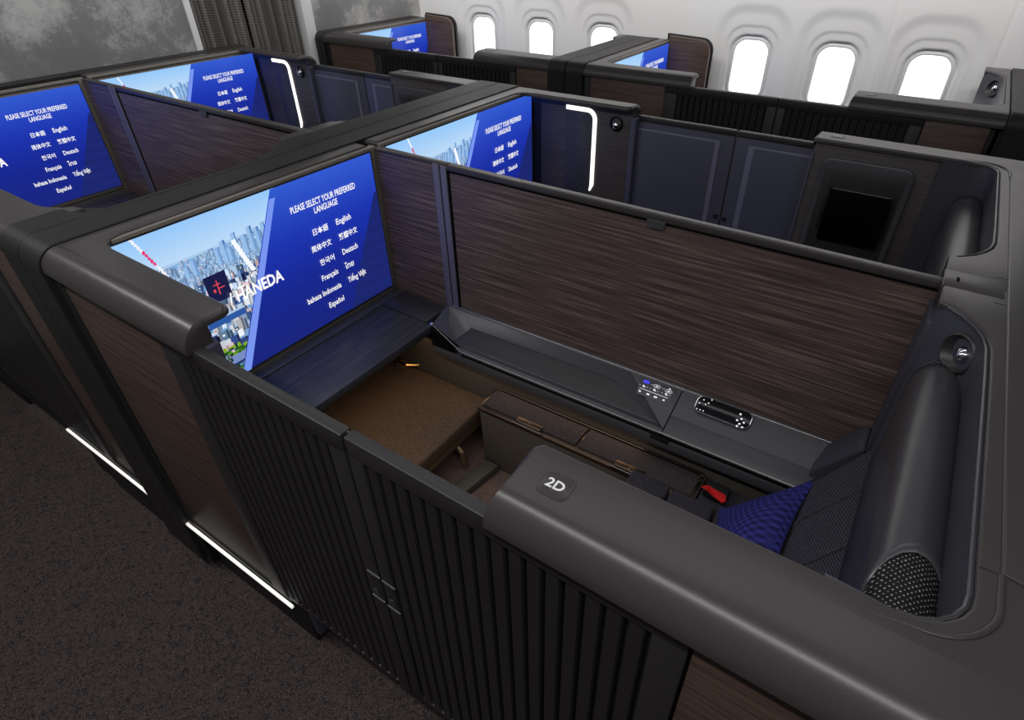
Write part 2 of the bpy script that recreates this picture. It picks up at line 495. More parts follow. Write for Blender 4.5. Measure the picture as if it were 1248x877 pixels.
# ------------------------------------------------------------------ screen picture (flat, shown on a flat display)
SL, SB, SW, SH = .465, .738, .969, .545     # display left edge (y), bottom (z), width, height
rng = np.random.default_rng(11)
PW, PH, PU = 150, 150, .58
def make_picture():
    img = np.zeros((PH, PW, 3))
    vv = (np.arange(PH)+.5)/PH; uu = (np.arange(PW)+.5)/PW*PU
    top, hor = np.array([150, 200, 250]), np.array([196, 222, 246])
    for j in range(PH):
        v = vv[j]
        t = np.clip((1-v)/.22, 0, 1)
        img[j, :] = (top*(1-t)+hor*t) if v > .79 else np.array([120, 160, 205])
    img[(vv > .775) & (vv <= .80)] = (112, 158, 214)
    img[(vv > .80) & (vv <= .812)] = (170, 204, 236)
    pal = [(196, 214, 240), (236, 242, 250), (110, 150, 206), (70, 104, 168), (48, 70, 130), (210, 214, 222), (26, 36, 80), (150, 176, 214), (226, 200, 210), (88, 120, 150)]
    def rect(u0, v0, w, h, c):
        i0, i1 = int(u0/PU*PW), max(int(u0/PU*PW)+1, int((u0+w)/PU*PW)); j0, j1 = int(v0*PH), max(int(v0*PH)+1, int((v0+h)*PH))
        img[max(0, j0):max(0, j1), max(0, i0):max(0, i1)] = c
    vb = .785
    while vb > .0:
        s = .55+1.9*(.79-vb)
        for _ in range(int(40/s)):
            u0 = rng.uniform(-.02, PU)
            w = rng.uniform(.008, .022)*s; h = rng.uniform(.02, .07)*s
            c = np.array(pal[rng.integers(len(pal))])*rng.uniform(.8, 1.08)
            if vb > .62: c = c*.5+np.array([140, 178, 222])*.5
            rect(u0, vb-.02*s, w, h, np.clip(c, 0, 255))
            rect(u0+w*.75, vb-.02*s, w*.25, h, np.clip(c*.6, 0, 255))
            if rng.random() < .3: rect(u0+w*.2, vb+h*.3, w*.35, .008, (200, 90, 110) if rng.random() < .15 else (250, 250, 252))
        vb -= .017*s
    for u0, h in ((.33, .10), (.355, .13), (.37, .08), (.395, .15), (.425, .12), (.45, .15), (.475, .13), (.50, .14), (.225, .07), (.25, .09)):
        rect(u0, .70, .017, h, (150, 190, 232)); rect(u0+.012, .70, .006, h, (84, 128, 190))
    hz = (vv > .66) & (vv <= .80)
    img[hz] = img[hz]*.55+np.array([150, 190, 232])*.45
    for k in range(30): rect(.392+.0012*k, .80-.007*k-.01, .014, .02, (246, 250, 255))
    for k in range(60): rect(.118+.0010*k, 1.02-.0045*k, .007, .008, (240, 244, 250) if k < 22 else (226, 60, 120) if k < 42 else (240, 240, 246))
    rect(.268, .50, .075, .17, (24, 28, 70)); rect(.302, .54, .006, .09, (220, 70, 80)); rect(.290, .60, .024, .007, (220, 70, 80)); rect(.304, .575, .022, .007, (220, 70, 80)); rect(.288, .56, .006, .02, (220, 70, 80))
    rect(.235, .36, .13, .055, (44, 88, 160)); rect(.235, .405, .13, .012, (170, 196, 226))
    for _ in range(210):
        u0, v0 = rng.uniform(.16, .36), rng.uniform(.0, .19)
        c = [(40, 96, 24), (84, 140, 30), (24, 60, 26), (128, 170, 40), (30, 44, 70)][rng.integers(5)]
        rect(u0, v0, rng.uniform(.008, .02), rng.uniform(.01, .03), c)
    rect(.27, .09, .08, .05, (120, 140, 196)); rect(.27, .075, .08, .018, (40, 50, 110))
    return np.clip(img, 0, 255)/255.0
PIC = make_picture()
PIC = np.where(PIC <= .04045, PIC/12.92, ((PIC+.055)/1.055)**2.4)

def picture_mesh():
    xs_ = np.linspace(0, PU*SW, PW+1); zs_ = np.linspace(0, SH, PH+1)
    Xg, Zg = np.meshgrid(xs_, zs_)
    V = np.stack([np.zeros_like(Xg), Xg, Zg], -1).reshape(-1, 3).tolist()
    ix = np.arange((PW+1)*(PH+1)).reshape(PH+1, PW+1)
    F = np.stack([ix[:-1, :-1], ix[:-1, 1:], ix[1:, 1:], ix[1:, :-1]], -1).reshape(-1, 4).tolist()
    C = [PIC.reshape(-1, 3)]
    cols = np.repeat(PIC.reshape(-1, 3), 4, axis=0).tolist()
    def L3(r, g_, b_): return [lin(r), lin(g_), lin(b_)]
    def grad(v):
        st = [(0, (24, 36, 124)), (.35, (22, 38, 142)), (.65, (26, 50, 174)), (1.0, (50, 90, 208))]
        for (a, ca), (b_, cb) in zip(st, st[1:]):
            if v <= b_: t = (v-a)/(b_-a); return [lin(ca[i]*(1-t)+cb[i]*t) for i in range(3)]
    def ul(v): return .279+.287*v
    def poly(pts, cs, off):
        k = len(V)
        for (u, v) in pts: V.append([off, u*SW, v*SH])
        F.append(list(range(k, k+len(pts)))); cols.extend(cs)
    for j in range(12):
        a, b_ = j/12, (j+1)/12
        poly([(ul(a), a), (1, a), (1, b_), (ul(b_), b_)], [grad(a), grad(a), grad(b_), grad(b_)], .002)
    def nl(v): return .775+.285*v
    for j in range(8):
        a, b_ = .74*j/8, .74*(j+1)/8
        poly([(nl(a), a), (1, a), (1, b_), (min(1, nl(b_)), b_)], [L3(27, 36, 104)]*2+[L3(27, 40, 116)]*2, .004)
    for j in range(8):
        a, b_ = .95*j/8, .95*(j+1)/8
        poly([(ul(a), a), (ul(a)+.032-.01*a, a), (ul(b_)+.032-.01*b_, b_), (ul(b_), b_)], [L3(120, 150, 240)]*4, .006)
    me = bpy.data.meshes.new('screen'); me.from_pydata(V, [], F)
    ca = me.color_attributes.new('Col', 'FLOAT_COLOR', 'CORNER')
    flat = np.ones((len(cols), 4), dtype=np.float32); flat[:, :3] = np.array(cols)
    ca.data.foreach_set('color', flat.ravel())
    me.materials.append(M['screen'])
    return me
SCREEN_ME = picture_mesh()

WORDS = [('PLEASE SELECT YOUR PREFERRED', .757, .820, .031, 'CENTER'), ('LANGUAGE', .757, .767, .031, 'CENTER'),
         ('日本語', .747, .637, .026, 'RIGHT'), ('English', .783, .637, .031, 'LEFT'),
         ('简体中文', .747, .532, .026, 'RIGHT'), ('繁體中文', .783, .532, .026, 'LEFT'),
         ('한국어', .747, .424, .026, 'RIGHT'), ('Deutsch', .783, .422, .031, 'LEFT'),
         ('Français', .747, .315, .031, 'RIGHT'), ('ไทย', .783, .315, .031, 'LEFT'),
         ('bahasa Indonesia', .747, .210, .031, 'RIGHT'), ('Tiếng Việt', .783, .210, .031, 'LEFT'),
         ('Español', .747, .105, .031, 'RIGHT'), ('/ HANEDA', .320, .455, .056, 'LEFT')]
WORD_ME = []
def word_meshes():
    for t, u, v, s, al in WORDS:
        c = bpy.data.curves.new('lettering', 'FONT'); c.body = t; c.size = s; c.align_x = al; c.extrude = .0002; c.resolution_u = 2
        c.offset = s*(.026 if 'HANEDA' in t else .012)
        ob = bpy.data.objects.new('lettering', c); me = bpy.data.meshes.new_from_object(ob)
        bpy.data.objects.remove(ob); bpy.data.curves.remove(c)
        w_target = {'PLEASE SELECT YOUR PREFERRED': .285, 'LANGUAGE': .104, '/ HANEDA': .205, '日本語': .067, '简体中文': .089, '繁體中文': .088,
                    '한국어': .065, 'English': .069, 'Deutsch': .074, 'Français': .076, 'ไทย': .042, 'bahasa Indonesia': .158, 'Tiếng Việt': .09, 'Español': .072}[t]*SW
        xsx = [p.co.x for p in me.vertices]
        k = w_target/(max(xsx)-min(xsx))
        me.transform(Matrix(((0, 0, 1, .0075), (k, 0, 0, u*SW), (0, 1, 0, v*SH), (0, 0, 0, 1))))
        me.materials.clear(); me.materials.append(M['txt']); me.name = 'lettering'
        WORD_ME.append(me)
word_meshes()

def monitor(xs_, y_shift, label):
    """display facing aft at plane x = xs_"""
    T = Thing('monitor', label, 'screen', (xs_, SL+SW/2+y_shift, SB-.02), 'suite entertainment screens')
    y0, y1 = SL+y_shift, SL+SW+y_shift
    mb = MB(); mb.box(xs_-.03, xs_-.001, y0-.02, y1+.034, SB-.025, SB+SH+.012, .002)
    T.part(mb, 'housing', M['housing'])
    mb = MB()
    mb.box(xs_-.003, xs_+.003, y0-.003, y0, SB-.003, SB+SH+.003); mb.box(xs_-.003, xs_+.003, y1, y1+.003, SB-.003, SB+SH+.003)
    mb.box(xs_-.003, xs_+.003, y0, y1, SB-.003, SB); mb.box(xs_-.003, xs_+.003, y0, y1, SB+SH, SB+SH+.003)
    T.part(mb, 'bezel', M['metal'])
    s = bpy.data.objects.new('screen', SCREEN_ME); COL.objects.link(s); s.parent = T.o
    s.location = Vector((xs_, y0, SB+K*(xs_+1.17)*(1-SB/1.25)*.45)) - T.L
    for me_ in WORD_ME:
        w = bpy.data.objects.new('lettering', me_); COL.objects.link(w); w.parent = s
    return T

# ------------------------------------------------------------------ suites
def suite(r, s, kind, label, seat_no, shift=0.0):
    """r: x offset of the row, s: +1 near the left aisle, -1 mirrored, shift: y offset for the window suites"""
    YC = 1.47+shift
    def Y(v): return YC - s*v
    T = Thing('suite_shell', label, 'suite', (-.9+r, Y(1.0), 0), 'private suites of the cabin')
    front_vis = not (kind == 'near' and r < -1)
    zt, zb = 1.30, 1.243
    # --- forward cap with nose and ledge above the display
    if front_vis:
        pts = [(-1.742, 1.07), (-1.108, 1.07)] + [(-1.108, .975)] + \
              [(x, v) for x, v in arc_pts((-1.138, .978), .03, 0, -PI/2, 4)][1:] + \
              [(-1.62, .945)] + [(x, v) for x, v in arc_pts((-1.62, .89), .055, PI/2, PI, 4)][1:] + [(-1.678, .02), (-1.742, .02)]
        # plan outline (x, v); the ledge part runs along the divider
        rad = [.055, .012] + [.012]*5 + [.006] + [.006]*4 + [.012, .003, .003]
        pl = [(x+r, Y(v)) for x, v in pts]
        mb = MB(); mb.slab(pl, 1.286, zt, (rad+[.003]*40)[:len(pl)])
        mb.bm.clear()
        mb.slab([(-1.742+r, Y(1.07)), (-1.108+r, Y(1.07)), (-1.108+r, Y(1.0105)), (-1.742+r, Y(1.0105))], zb, zt, [.055, .012, 0, .003])
        lo = [(x, min(v, 1.0105)) for x, v in pts]
        mb.slab([(x+r, Y(v)) for x, v in lo], 1.284, zt, ([0, .012]+(rad+[.003]*40)[2:])[:len(lo)])
        T.part(mb, 'forward_cap', M['cap'])
        # dark slot behind the ledge
        mb2 = MB(); mb2.box(-1.735+r, -1.665+r, Y(.02), Y(.985), 1.1, 1.279); T.part(mb2, 'ledge_liner', M['gap'])
        # outer wood panel, inner wall
        mb = MB(); mb.box(-1.70+r, -1.245+r, Y(1.056), Y(1.04), .30, zb+.005, .002)
        T.part(mb, 'wood_panel', M['wood_dark'])
        mb = MB(); mb.box(-1.742+r, -1.70+r, Y(1.06), Y(1.0), .05, zb+.003, .004); T.part(mb, 'corner_post', M['black'])
        mb = MB(); mb.box(-1.735+r, -1.125+r, Y(1.038), Y(1.022), .12, zb+.003, .002)
        T.part(mb, 'forward_core', M['black'])
        mb = MB(); mb.box(-1.60+r, -1.118+r, Y(1.022), Y(1.010), .5, 1.286, .001)
        ip = T.part(mb, 'inner_wall_panel', M['wood_black'])
        mb = MB(); mb.box(-1.125+r, -1.098+r, Y(1.045), Y(1.002), .12, zb+.001, .005); T.part(mb, 'end_post', M['panel'])
        if kind != 'window':
            # inset door of a locker with an L-shaped light line
            mb = MB(); mb.box(-1.457+r, -1.312+r, Y(1.010), Y(1.0065), .60, 1.240, .0015); T.part(mb, 'locker_door', M['table'], ip)
            w = .0085
            path = [(-1.457, 1.248), (-1.345, 1.248)] + [(x, z) for x, z in arc_pts((-1.345, 1.208), .040, PI/2, 0, 6)][1:] + [(-1.305, .905), (-1.315, .875)]
            mb = MB(); rings = []
            for i, (x, z) in enumerate(path):
                a = Vector(path[max(i-1, 0)]); c = Vector(path[min(i+1, len(path)-1)]); t = (c-a).normalized(); n_ = Vector((-t.y, t.x))
                ww = w*(.35 if i == len(path)-1 else 1)
                rings.append([(x+r+n_.x*ww, Y(1.0105), z+n_.y*ww), (x+r-n_.x*ww, Y(1.0105), z-n_.y*ww), (x+r-n_.x*ww, Y(1.002), z-n_.y*ww), (x+r+n_.x*ww, Y(1.002), z+n_.y*ww)])
            mb.loft(rings); T.part(mb, 'light_line', M['lamp'], ip, label='glowing white L-shaped light line')
            c = (-1.197+r, Y(1.006), 1.208)
            mb = MB(); mb.lathe([(.032, -.012), (.034, 0), (.028, .002), (.020, -.008), (0, -.010)], c, (0, s, 0)); T.part(mb, 'lamp_socket', M['gloss'], ip)
            mb = MB(); mb.lathe([(0, .018), (.012, .012), (.017, 0), (.012, -.008)], (c[0]+.002, c[1], c[2]-.006), (0.2, s, -.6)); T.part(mb, 'reading_lamp', M['chrome'], ip)
        else:
            # tall wood wing at the outboard end of the display
            z0_, x0_, x1_ = .6, -1.66+r, -1.375+r
            out = [(x0_, z0_), (x1_, z0_)] + arc_pts((x1_-.07, 1.315-.07), .07, 0, PI/2, 6) + [(x0_, 1.325)]
            mb = MB(); mb.prism([(x, Y(.03), z) for x, z in out], (0, s*-.03, 0), .003); T.part(mb, 'outboard_wing', M['wood_dark'])
            out = [(x0_-.03, z0_), (x1_+.008, z0_)] + arc_pts((x1_-.07, 1.315-.07), .078, 0, PI/2, 6) + [(x0_-.03, 1.333)]
            mb = MB(); mb.prism([(x, Y(-.002), z) for x, z in out], (0, s*-.02, 0), .003); T.part(mb, 'wing_edge', M['black'])
        mb = MB(); mb.box(-1.80+r, -1.16+r, Y(1.035), Y(.6), 0, .285, .012); T.part(mb, 'plinth', M['black'])
        mb = MB(); mb.box(-1.79+r, -1.17+r, Y(1.058), Y(1.02), .268, .302, .003); T.part(mb, 'plinth_top', M['black'])
        mb = MB(); mb.box(-1.745+r, -1.165+r, Y(1.068), Y(1.059), .248, .259, .001); T.part(mb, 'floor_light_strip', M['striplight'], label='white floor light strip')
        mb = MB(); mb.prism([(-1.69+r, Y(1.04), .20), (-1.56+r, Y(1.04), .20), (-1.56+r, Y(1.04), .165), (-1.67+r, Y(1.04), .175)], (0, -s*.006, 0)); T.part(mb, 'kick_plate', M['strap'])
        # --- sliding doors
        for x0, x1, zb_, n, xs0, nm in ((-1.252, -.668, .285, 14, -1.176, 0), (-.661, -.045, .300, 16, -.622, 1)):
            mb = MB(); mb.box(x0+r, x1+(.0068 if nm == 0 else 0)+r, Y(1.046), Y(1.0405), zb_, 1.248, .001)
            d = T.part(mb, 'sliding_door', M['door'])
            pitch = .0328
            xa, xb = xs0+r-.004, xs0+r+n*pitch+.004
            zt_ = 1.204
            mb = MB()
            mb.prism([(x0+r, Y(v), z) for v, z in ((1.060, zt_), (1.060, 1.2505), (1.035, 1.2505), (1.035, 1.225), (1.045, 1.225), (1.045, zt_))], (x1-x0, 0, 0), .0035, 2); mb.box(x0+r, xa, Y(1.060), Y(1.04), zb_, zt_+.006, .003)
            mb.box(xb, x1+r, Y(1.060), Y(1.04), zb_, zt_+.006, .003); mb.box(xa-.005, xb+.005, Y(1.058), Y(1.04), zb_, zb_+.022, .003)
            T.part(mb, 'door_frame', M['door'], d)
            for k in range(n):
                a = xs0+r+k*pitch+.0035
                mb = MB(); mb.prism([(a-.003, Y(1.044), zt_), (a+.001, Y(1.0575), zt_), (a+.0225, Y(1.0575), zt_), (a+.0285, Y(1.044), zt_)], (0, 0, zb_+.022-zt_))
                T.part(mb, 'slat', M['slat'], d, smooth=60)
            # inside face
            mb = MB(); mb.box(x0+r, x1+r, Y(1.041), Y(1.035), zb_, 1.226, .001)
            f = T.part(mb, 'inner_leaf', M['panel'], d)
            if kind != 'window':
                e0, e1 = (x0+.02, x1-.055) if nm == 0 else (x0+.055, x1+.0)
                mb = MB(); mb.box(e0+r, e1+r, Y(1.036), Y(1.030), .35, 1.200, .003); T.part(mb, 'raised_rim', M['rim'], d)
                mb = MB(); mb.box(e0+.012+r, e1-.022+r if nm == 0 else e1-.01+r, Y(1.031), Y(1.0285), .36, 1.193, .001) if nm == 0 else mb.box(e0+.024+r, e1-.01+r, Y(1.031), Y(1.0285), .36, 1.193, .001)
                T.part(mb, 'inner_panel', M['panel'], d)
                if nm == 0:
                    mb = MB(); mb.box(x1-.03+r, x1-.008+r, Y(1.035), Y(1.033), .86, .88); mb.box(x1+.012+r, x1+.03+r, Y(1.035), Y(1.033), .855, .875); T.part(mb, 'latch_marks', M['black'], d)
            if kind == 'near' and nm == 1:
                for (xx, zz) in ((-.700, .838), (-.657, .836), (-.705, .742), (-.660, .738)):
                    mb = MB(); mb.prism([(xx, Y(1.0605), zz), (xx+.006, Y(1.0605), zz-.009), (xx+.034, Y(1.0605), zz-.009), (xx+.040, Y(1.0605), zz)], (0, -s*.004, 0), .001)
                    T.part(mb, 'latch_mark', M['console'], d)
                for xx in (-.697, -.65):
                    mb = MB(); mb.prism([(xx, Y(1.0605), .765), (xx+.018, Y(1.0605), .752), (xx+.014, Y(1.0605), .775)], (0, -s*.003, 0)); T.part(mb, 'latch_mark', M['console'], d)
    # --- aft cap with the opening of the seat well
    op = [(.127, .125)] + [(.150, .133), (.178, .158), (.200, .190), (.214, .222), (.2205, .26), (.2215, .35), (.221, .55), (.220, .80)]
    op += [(x, v) for x, v in arc_pts((.150, .855), .070, 0, PI/2, 5)]
    pts = [(.1935, 1.07), (-.357, 1.07), (-.357, .945)] + arc_pts((-.340, .938), .017, PI, 1.5*PI+PI, 1)[:0] + [(-.345, .925), (.08, .925)] + op[::-1] + [(.127, -.0), (.1935, 0)]
    pts = [(-.357, 1.07), (-.357, .937), (-.345, .925), (.08, .925)] + op[::-1] + [(.127, 0), (.240, 0), (.240, 1.07)]
    rad = [.012, .01, .008] + [.008]*(len(op)+1) + [.003, .003, .055]
    pl = [(x+r, Y(v)) for x, v in pts]
    # with r<0 the divider of the next row starts behind the well
    xe = .60 if r == 0 and kind != 'window' else .240
    mb = MB()
    mb.slab([(-.357+r, Y(1.07)), (-.357+r, Y(.96)), (xe+r, Y(.96)), (xe+r, Y(1.07))], zb, zt, [.012, 0, .003, .055])
    if r == 0 or kind != 'near':
        lo = [(x if x < .235 else xe, min(v, .96)) for x, v in pts]
        mb.slab([(x+r, Y(v)) for x, v in lo], 1.284, zt, ([.012, .01]+[.006]*(len(lo)-5)+[.003, .003, 0])[:len(lo)])
    else:   # the front row opens right up to the lowered middle of the divider
        lo = [(-.357, .96), (-.357, .937), (-.345, .925), (.09, .925), (.125, .918), (.155, .905), (.178, .890), (.194, .872), (.236, .862), (.236, .96)]
        mb.slab([(x+r, Y(v)) for x, v in lo], 1.284, zt, [.012, .01]+[.006]*6+[.003, 0])
        mb.slab([(x+r, Y(v)) for x, v in ((.127, .0), (.127, .125), (.150, .133), (.178, .158), (.193, .178), (.193, .0))], 1.284, zt, [.006]*4+[.003, .003])
    T.part(mb, 'armrest_cap', M['cap'])
    cx = -.284+r
    mb = MB(); mb.slab([(cx+a, Y(.988)+c) for a, c in rrect(.050, .048, .012)], 1.2985, 1.3012, [.0012]*40, n=2)
    pp = T.part(mb, 'seat_number_plate', M['cap'])
    sg = 1 if s > 0 else -1
    text_obj(seat_no, frame((cx-.0155*sg, Y(.988)-.008*sg, 1.3014), (sg, 0, 0), (0, sg, 0)), .0235, M['white'], pp, T.L, 'seat_number', bold=.02, ext=.0003)
    mb = MB(); mb.box(-.04+r, (xe if xe > .3 else .20)+r, Y(1.056), Y(1.04), .30, zb+.005, .002); T.part(mb, 'wood_panel', M['wood_dark'])
    mb = MB(); mb.box(-.30+r, .22+r, Y(1.04), Y(.95), .02, zb+.003, .002); T.part(mb, 'aft_core', M['black'])
    mb = MB(); mb.box(-.345+r, .14+r, Y(.95), Y(.935), .45, 1.286, .001); w = T.part(mb, 'inner_wall_panel', M['wood_black'])
    mb = MB(); mb.box(-.352+r, -.340+r, Y(1.03), Y(.93), .3, zb+.004, .003); T.part(mb, 'end_post', M['panel'])
    mb = MB(); mb.box(-.30+r, .19+r, Y(1.05), Y(.6), 0, .285, .01); T.part(mb, 'plinth', M['black'])
    if kind == 'far':
        # phone / mirror pocket on the inner wall
        Yp = Y(.935)
        def rr(x0, x1, z0, z1, rd): return [( (x0+x1)/2+a+r, (z0+z1)/2+c) for a, c in rrect(x1-x0, z1-z0, rd, 4)]
        mb = MB(); mb.prism([(x, Yp, z) for x, z in rr(-.305, .003, .70, 1.243, .035)], (0, -.022, 0), .006, 3); pk = T.part(mb, 'pocket_housing', M['console'])
        mb = MB(); mb.box(-.286+r, -.018+r, Yp-.022, Yp-.0245, .71, 1.207, .001); T.part(mb, 'pocket_face', M['door'], pk)
        mb = MB(); mb.box(-.262+r, -.024+r, Yp-.0245, Yp-.026, .965, 1.192, .0008); T.part(mb, 'pocket_recess', M['black'], pk)
        mb = MB(); mb.box(-.248+r, -.036+r, Yp-.026, Yp-.040, .93, 1.140, .006); T.part(mb, 'handset', M['gloss'], pk)
        mb = MB(); mb.tube([(-.240+r, Yp-.040, 1.139), (-.044+r, Yp-.040, 1.139)], .0016, 6); mb.tube([(-.044+r, Yp-.040, 1.139), (-.037+r, Yp-.040, 1.128), (-.037+r, Yp-.040, 1.115)], .0012, 6); T.part(mb, 'handset_rim', M['chrome'], pk)
    # leather wall lining the well
    inner = [(.128, .118)] + [(x-.004, v+.002) for x, v in op[1:]] + [(.06, .921)]
    outer = [(x+.02 if i < len(inner)-7 else x+.012, v-.012 if i < 4 else v+.012) for i, (x, v) in enumerate(inner)]
    mb = MB()
    rings = []
    zl = .0 if r == 0 or kind != 'near' else .034
    for z in (.45, 1.13, 1.165, 1.20, 1.290, 1.297):
        ins = 0 if z < 1.295 else .004
        rings.append([(x+r+ins, Y(v+.068*max(0, min(1, (1.21-z)/.08))*max(0, min(1, (x-.127)/.04))*max(0, min(1, (.40-v)/.12))), z-zl) for x, v in inner]+[(x+r, Y(v), z-.003-zl) for x, v in outer[::-1]])
    mb.loft(rings)
    T.part(mb, 'headrest_wall', M['leather'], label='charcoal leather lining of the seat well', smooth=50)
    # stitched lip
    mb = MB(); mb.tube([(x+r-.001, Y(v), 1.2955-zl) for x, v in inner[1:-1]], .0035, 6); T.part(mb, 'stitched_lip', M['cover'])
    if kind != 'window':
        mb = MB(); mb.box(.120+r, .19+r, Y(.002), Y(.124), .60, 1.246, .006); T.part(mb, 'wing_post', M['leather'])
        mb = MB(); mb.prism([(.02+r, Y(.02), .60), (.12+r, Y(.02), .60), (.12+r, Y(.02), .84), (.105+r, Y(.02), .84), (.02+r, Y(.02), .70)], (0, -s*.11, 0), .006); T.part(mb, 'wing_foot', M['leather'])
        for v0 in (.035, .075):
            pass
        # raised lip around the opening
    # reading lamp at the corner of the well
    ax = Vector((-.74, -s*.62, .12)).normalized(); c = Vector((.199+r, Y(.190), 1.232)) + ax*.012
    mb = MB(); mb.lathe([(.043, -.02), (.043, .004), (.039, .007), (.036, .004), (.031, -.006), (.015, -.011), (0, -.012)], c, ax, 28); ls = T.part(mb, 'lamp_socket', M['door'], smooth=50)
    mb = MB(); mb.lathe([(0, .024), (.008, .022), (.015, .014), (.018, .003), (.018, -.01)], c+Vector((.012, 0, .004)), ax+Vector((-.1, -s*.5, -.3)), 20); T.part(mb, 'reading_lamp', M['chrome'], ls, smooth=60)
    # back wall of the shell
    mb = MB(); mb.box(.236+r, .262+r, Y(.0), Y(1.03), .3, 1.24, .002); T.part(mb, 'back_panel', M['black'])
    return T

LB = {('near', 0): ('large charcoal suite shell nearest the camera, armrest numbered 2D', '2D'),
      ('far', 0): ('suite shell with mirrored layout just beyond the wood partition, numbered 2G', '2G'),
      ('window', 0): ('window-side suite shell under the three right cabin windows, numbered 2K', '2K'),
      ('near', 1): ('front row suite shell at the left picture edge, mostly its rear cap', '1D'),
      ('far', 1): ('front row suite shell beside the curtain with a glowing light line, numbered 1G', '1G'),
      ('window', 1): ('front row window suite shell below the left cabin windows, numbered 1K', '1K')}
for row in (0, 1):
    for kind, s, sh in (('near', 1, 0), ('far', -1, 0), ('window', 1, 2.73)):
        suite(-2.17*row, s, kind, LB[(kind, row)][0], LB[(kind, row)][1], sh)

# first-row near suite keeps a plain side wall and light strip towards the bulkhead
T = Thing('ribbed_side_wall', 'dark ribbed aisle panel of the front row suite at the lower left picture edge', 'panel', (-2.9, .45, 0))
mb = MB(); mb.box(-4.0, -2.225, .42, .45, .285, 1.249, .003); d = T.part(mb, 'sliding_door', M['door'])
mb = MB(); mb.box(-2.30, -2.225, .410, .44, .285, 1.249, .003); mb.box(-4.0, -2.30, .410, .44, 1.204, 1.249, .003); mb.box(-3.35, -3.26, .410, .44, .285, 1.21, .003); T.part(mb, 'door_frame', M['door'], d)
k = 0
x = -2.305
while x > -3.98:
    if not (-3.36 < x-.03 < -3.23):
        mb = MB(); mb.prism([(x+.001, .424, 1.204), (x-.003, .4125, 1.204), (x-.024, .4125, 1.204), (x-.030, .424, 1.204)], (0, 0, -.9)); T.part(mb, 'slat', M['slat'], d)
    x -= .0328
mb = MB(); mb.box(-4.0, -2.20, .445, .47, .1, 1.24); T.part(mb, 'core', M['black'])
mb = MB(); mb.box(-4.0, -3.45, .45, .8, 0, .27, .01); T.part(mb, 'plinth', M['black'])
T = Thing('floor_step_light', 'plinth with a pale floor light strip between the front row and row two', 'floor light', (-2.3, .45, 0))
mb = MB(); mb.box(-2.66, -1.81, .430, .8, 0, .285, .012); T.part(mb, 'plinth', M['black'])
mb = MB(); mb.box(-2.66, -1.99, .412, .45, .262, .302, .003); T.part(mb, 'plinth_top', M['black'])
mb = MB(); mb.box(-2.66, -1.985, .402, .411, .243, .254, .001); T.part(mb, 'floor_light_strip', M['striplight'], label='white floor light strip')
mb = MB(); mb.prism([(-2.06, .424, .20), (-1.93, .424, .20), (-1.93, .424, .165), (-2.04, .424, .175)], (0, .006, 0)); T.part(mb, 'kick_plate', M['strap'])

# ------------------------------------------------------------------ dividers between rows (dark straps wrapping over the caps)
def divider(x0, x1, ya, yb, label, grooves=True, zt=1.304, low=False):
    T = Thing('row_divider', label, 'divider', ((x0+x1)/2, (ya+yb)/2, 0), 'row dividers')
    xm = x0+(x1-x0)*.50
    for a, b_ in ((x0, xm-.002), (xm+.002, x1)):
        prof = []
        rad_ = .057
        prof += [(ya-.007+rad_-rad_*math.sin(t), zt-rad_+rad_*math.cos(t)) for t in [PI/2*(1-i/7) for i in range(8)]]
        prof += [(yb+.007-rad_+rad_*math.sin(t), zt-rad_+rad_*math.cos(t)) for t in [PI/2*i/7 for i in range(8)]]
        if low and a == x0:
            k = len(prof)//2
            prof = prof[:k]+[(ya+.15, zt), (ya+.19, zt-.008), (ya+.27, zt-.036), (1.20, zt-.036), (1.27, zt-.010), (1.31, zt)]+prof[k:]
        pts = [(a, ya-.007, .05)] + [(a, y, z) for y, z in prof] + [(a, yb+.007, .05)]
        mb = MB(); mb.prism(pts, (b_-a, 0, 0), .0025, 1)
        T.part(mb, 'strap', M['strap'])
    if grooves:
        mb = MB(); mb.box(xm+.002, xm+.012, ya+.22, yb-.12, zt-.003, zt+.0008, .0006); T.part(mb, 'groove', M['black'])
        for q in (-.024, .024):
            pass
    return T
divider(-1.976, -1.7435, .402, 2.538, 'dark strap ridge running across the picture between row one and row two', low=True)
divider(-4.00, -3.914, .402, 2.538, 'slim dark ridge along the foot of the mottled bulkhead', False)
divider(-1.976, -1.7435, 3.132, 4.20, 'dark strap ridge between the two window suites')
divider(-4.00, -3.914, 3.132, 4.20, 'slim dark ridge of the front window suite against the bulkhead', False)
divider(.2415, .55, 3.11, 4.20, 'dark ridge behind the rear window suite at the right picture edge', False, 1.312)
T = Thing('aft_ridge', 'broad taupe ridge behind the headrests at the right picture edge', 'divider', (.4, 1.47, 1.2))
mb = MB(); mb.slab([(.2435, .66), (.60, .60), (.60, 2.34), (.2435, 2.28)], 1.298, 1.3045, [.002, .002, .002, .0045]); T.part(mb, 'ridge_top', M['cap'])
for s_ in (1, -1):
    pth = [(.2455, 1.0), (.2455, .66)] + [(x, y) for x, y in arc_pts((.165, .585), .080, 0, -PI/2, 8)]
    pth = [(.2455, .66)] + [(x, y+.075) for x, y in arc_pts((.160, .585), .0855, 0, -PI/2, 8)][1:] + [(.12, .568)]
    pth = [(x, y-.045 if i > 0 else y) for i, (x, y) in enumerate(pth)]
    mb = MB(); mb.tube([(x, 1.47-s_*(1.47-y), 1.2995) for x, y in pth], [.0048]*4+[.0045, .004, .0035, .003, .002, .0008], 8); T.part(mb, 'raised_lip', M['cap'], smooth=80)
for yy in (1.40, 1.53, .66):
    mb = MB(); mb.box(.2225, .2435, yy-.0007, yy+.0007, 1.297, 1.3004); T.part(mb, 'joint_line', M['strap'])

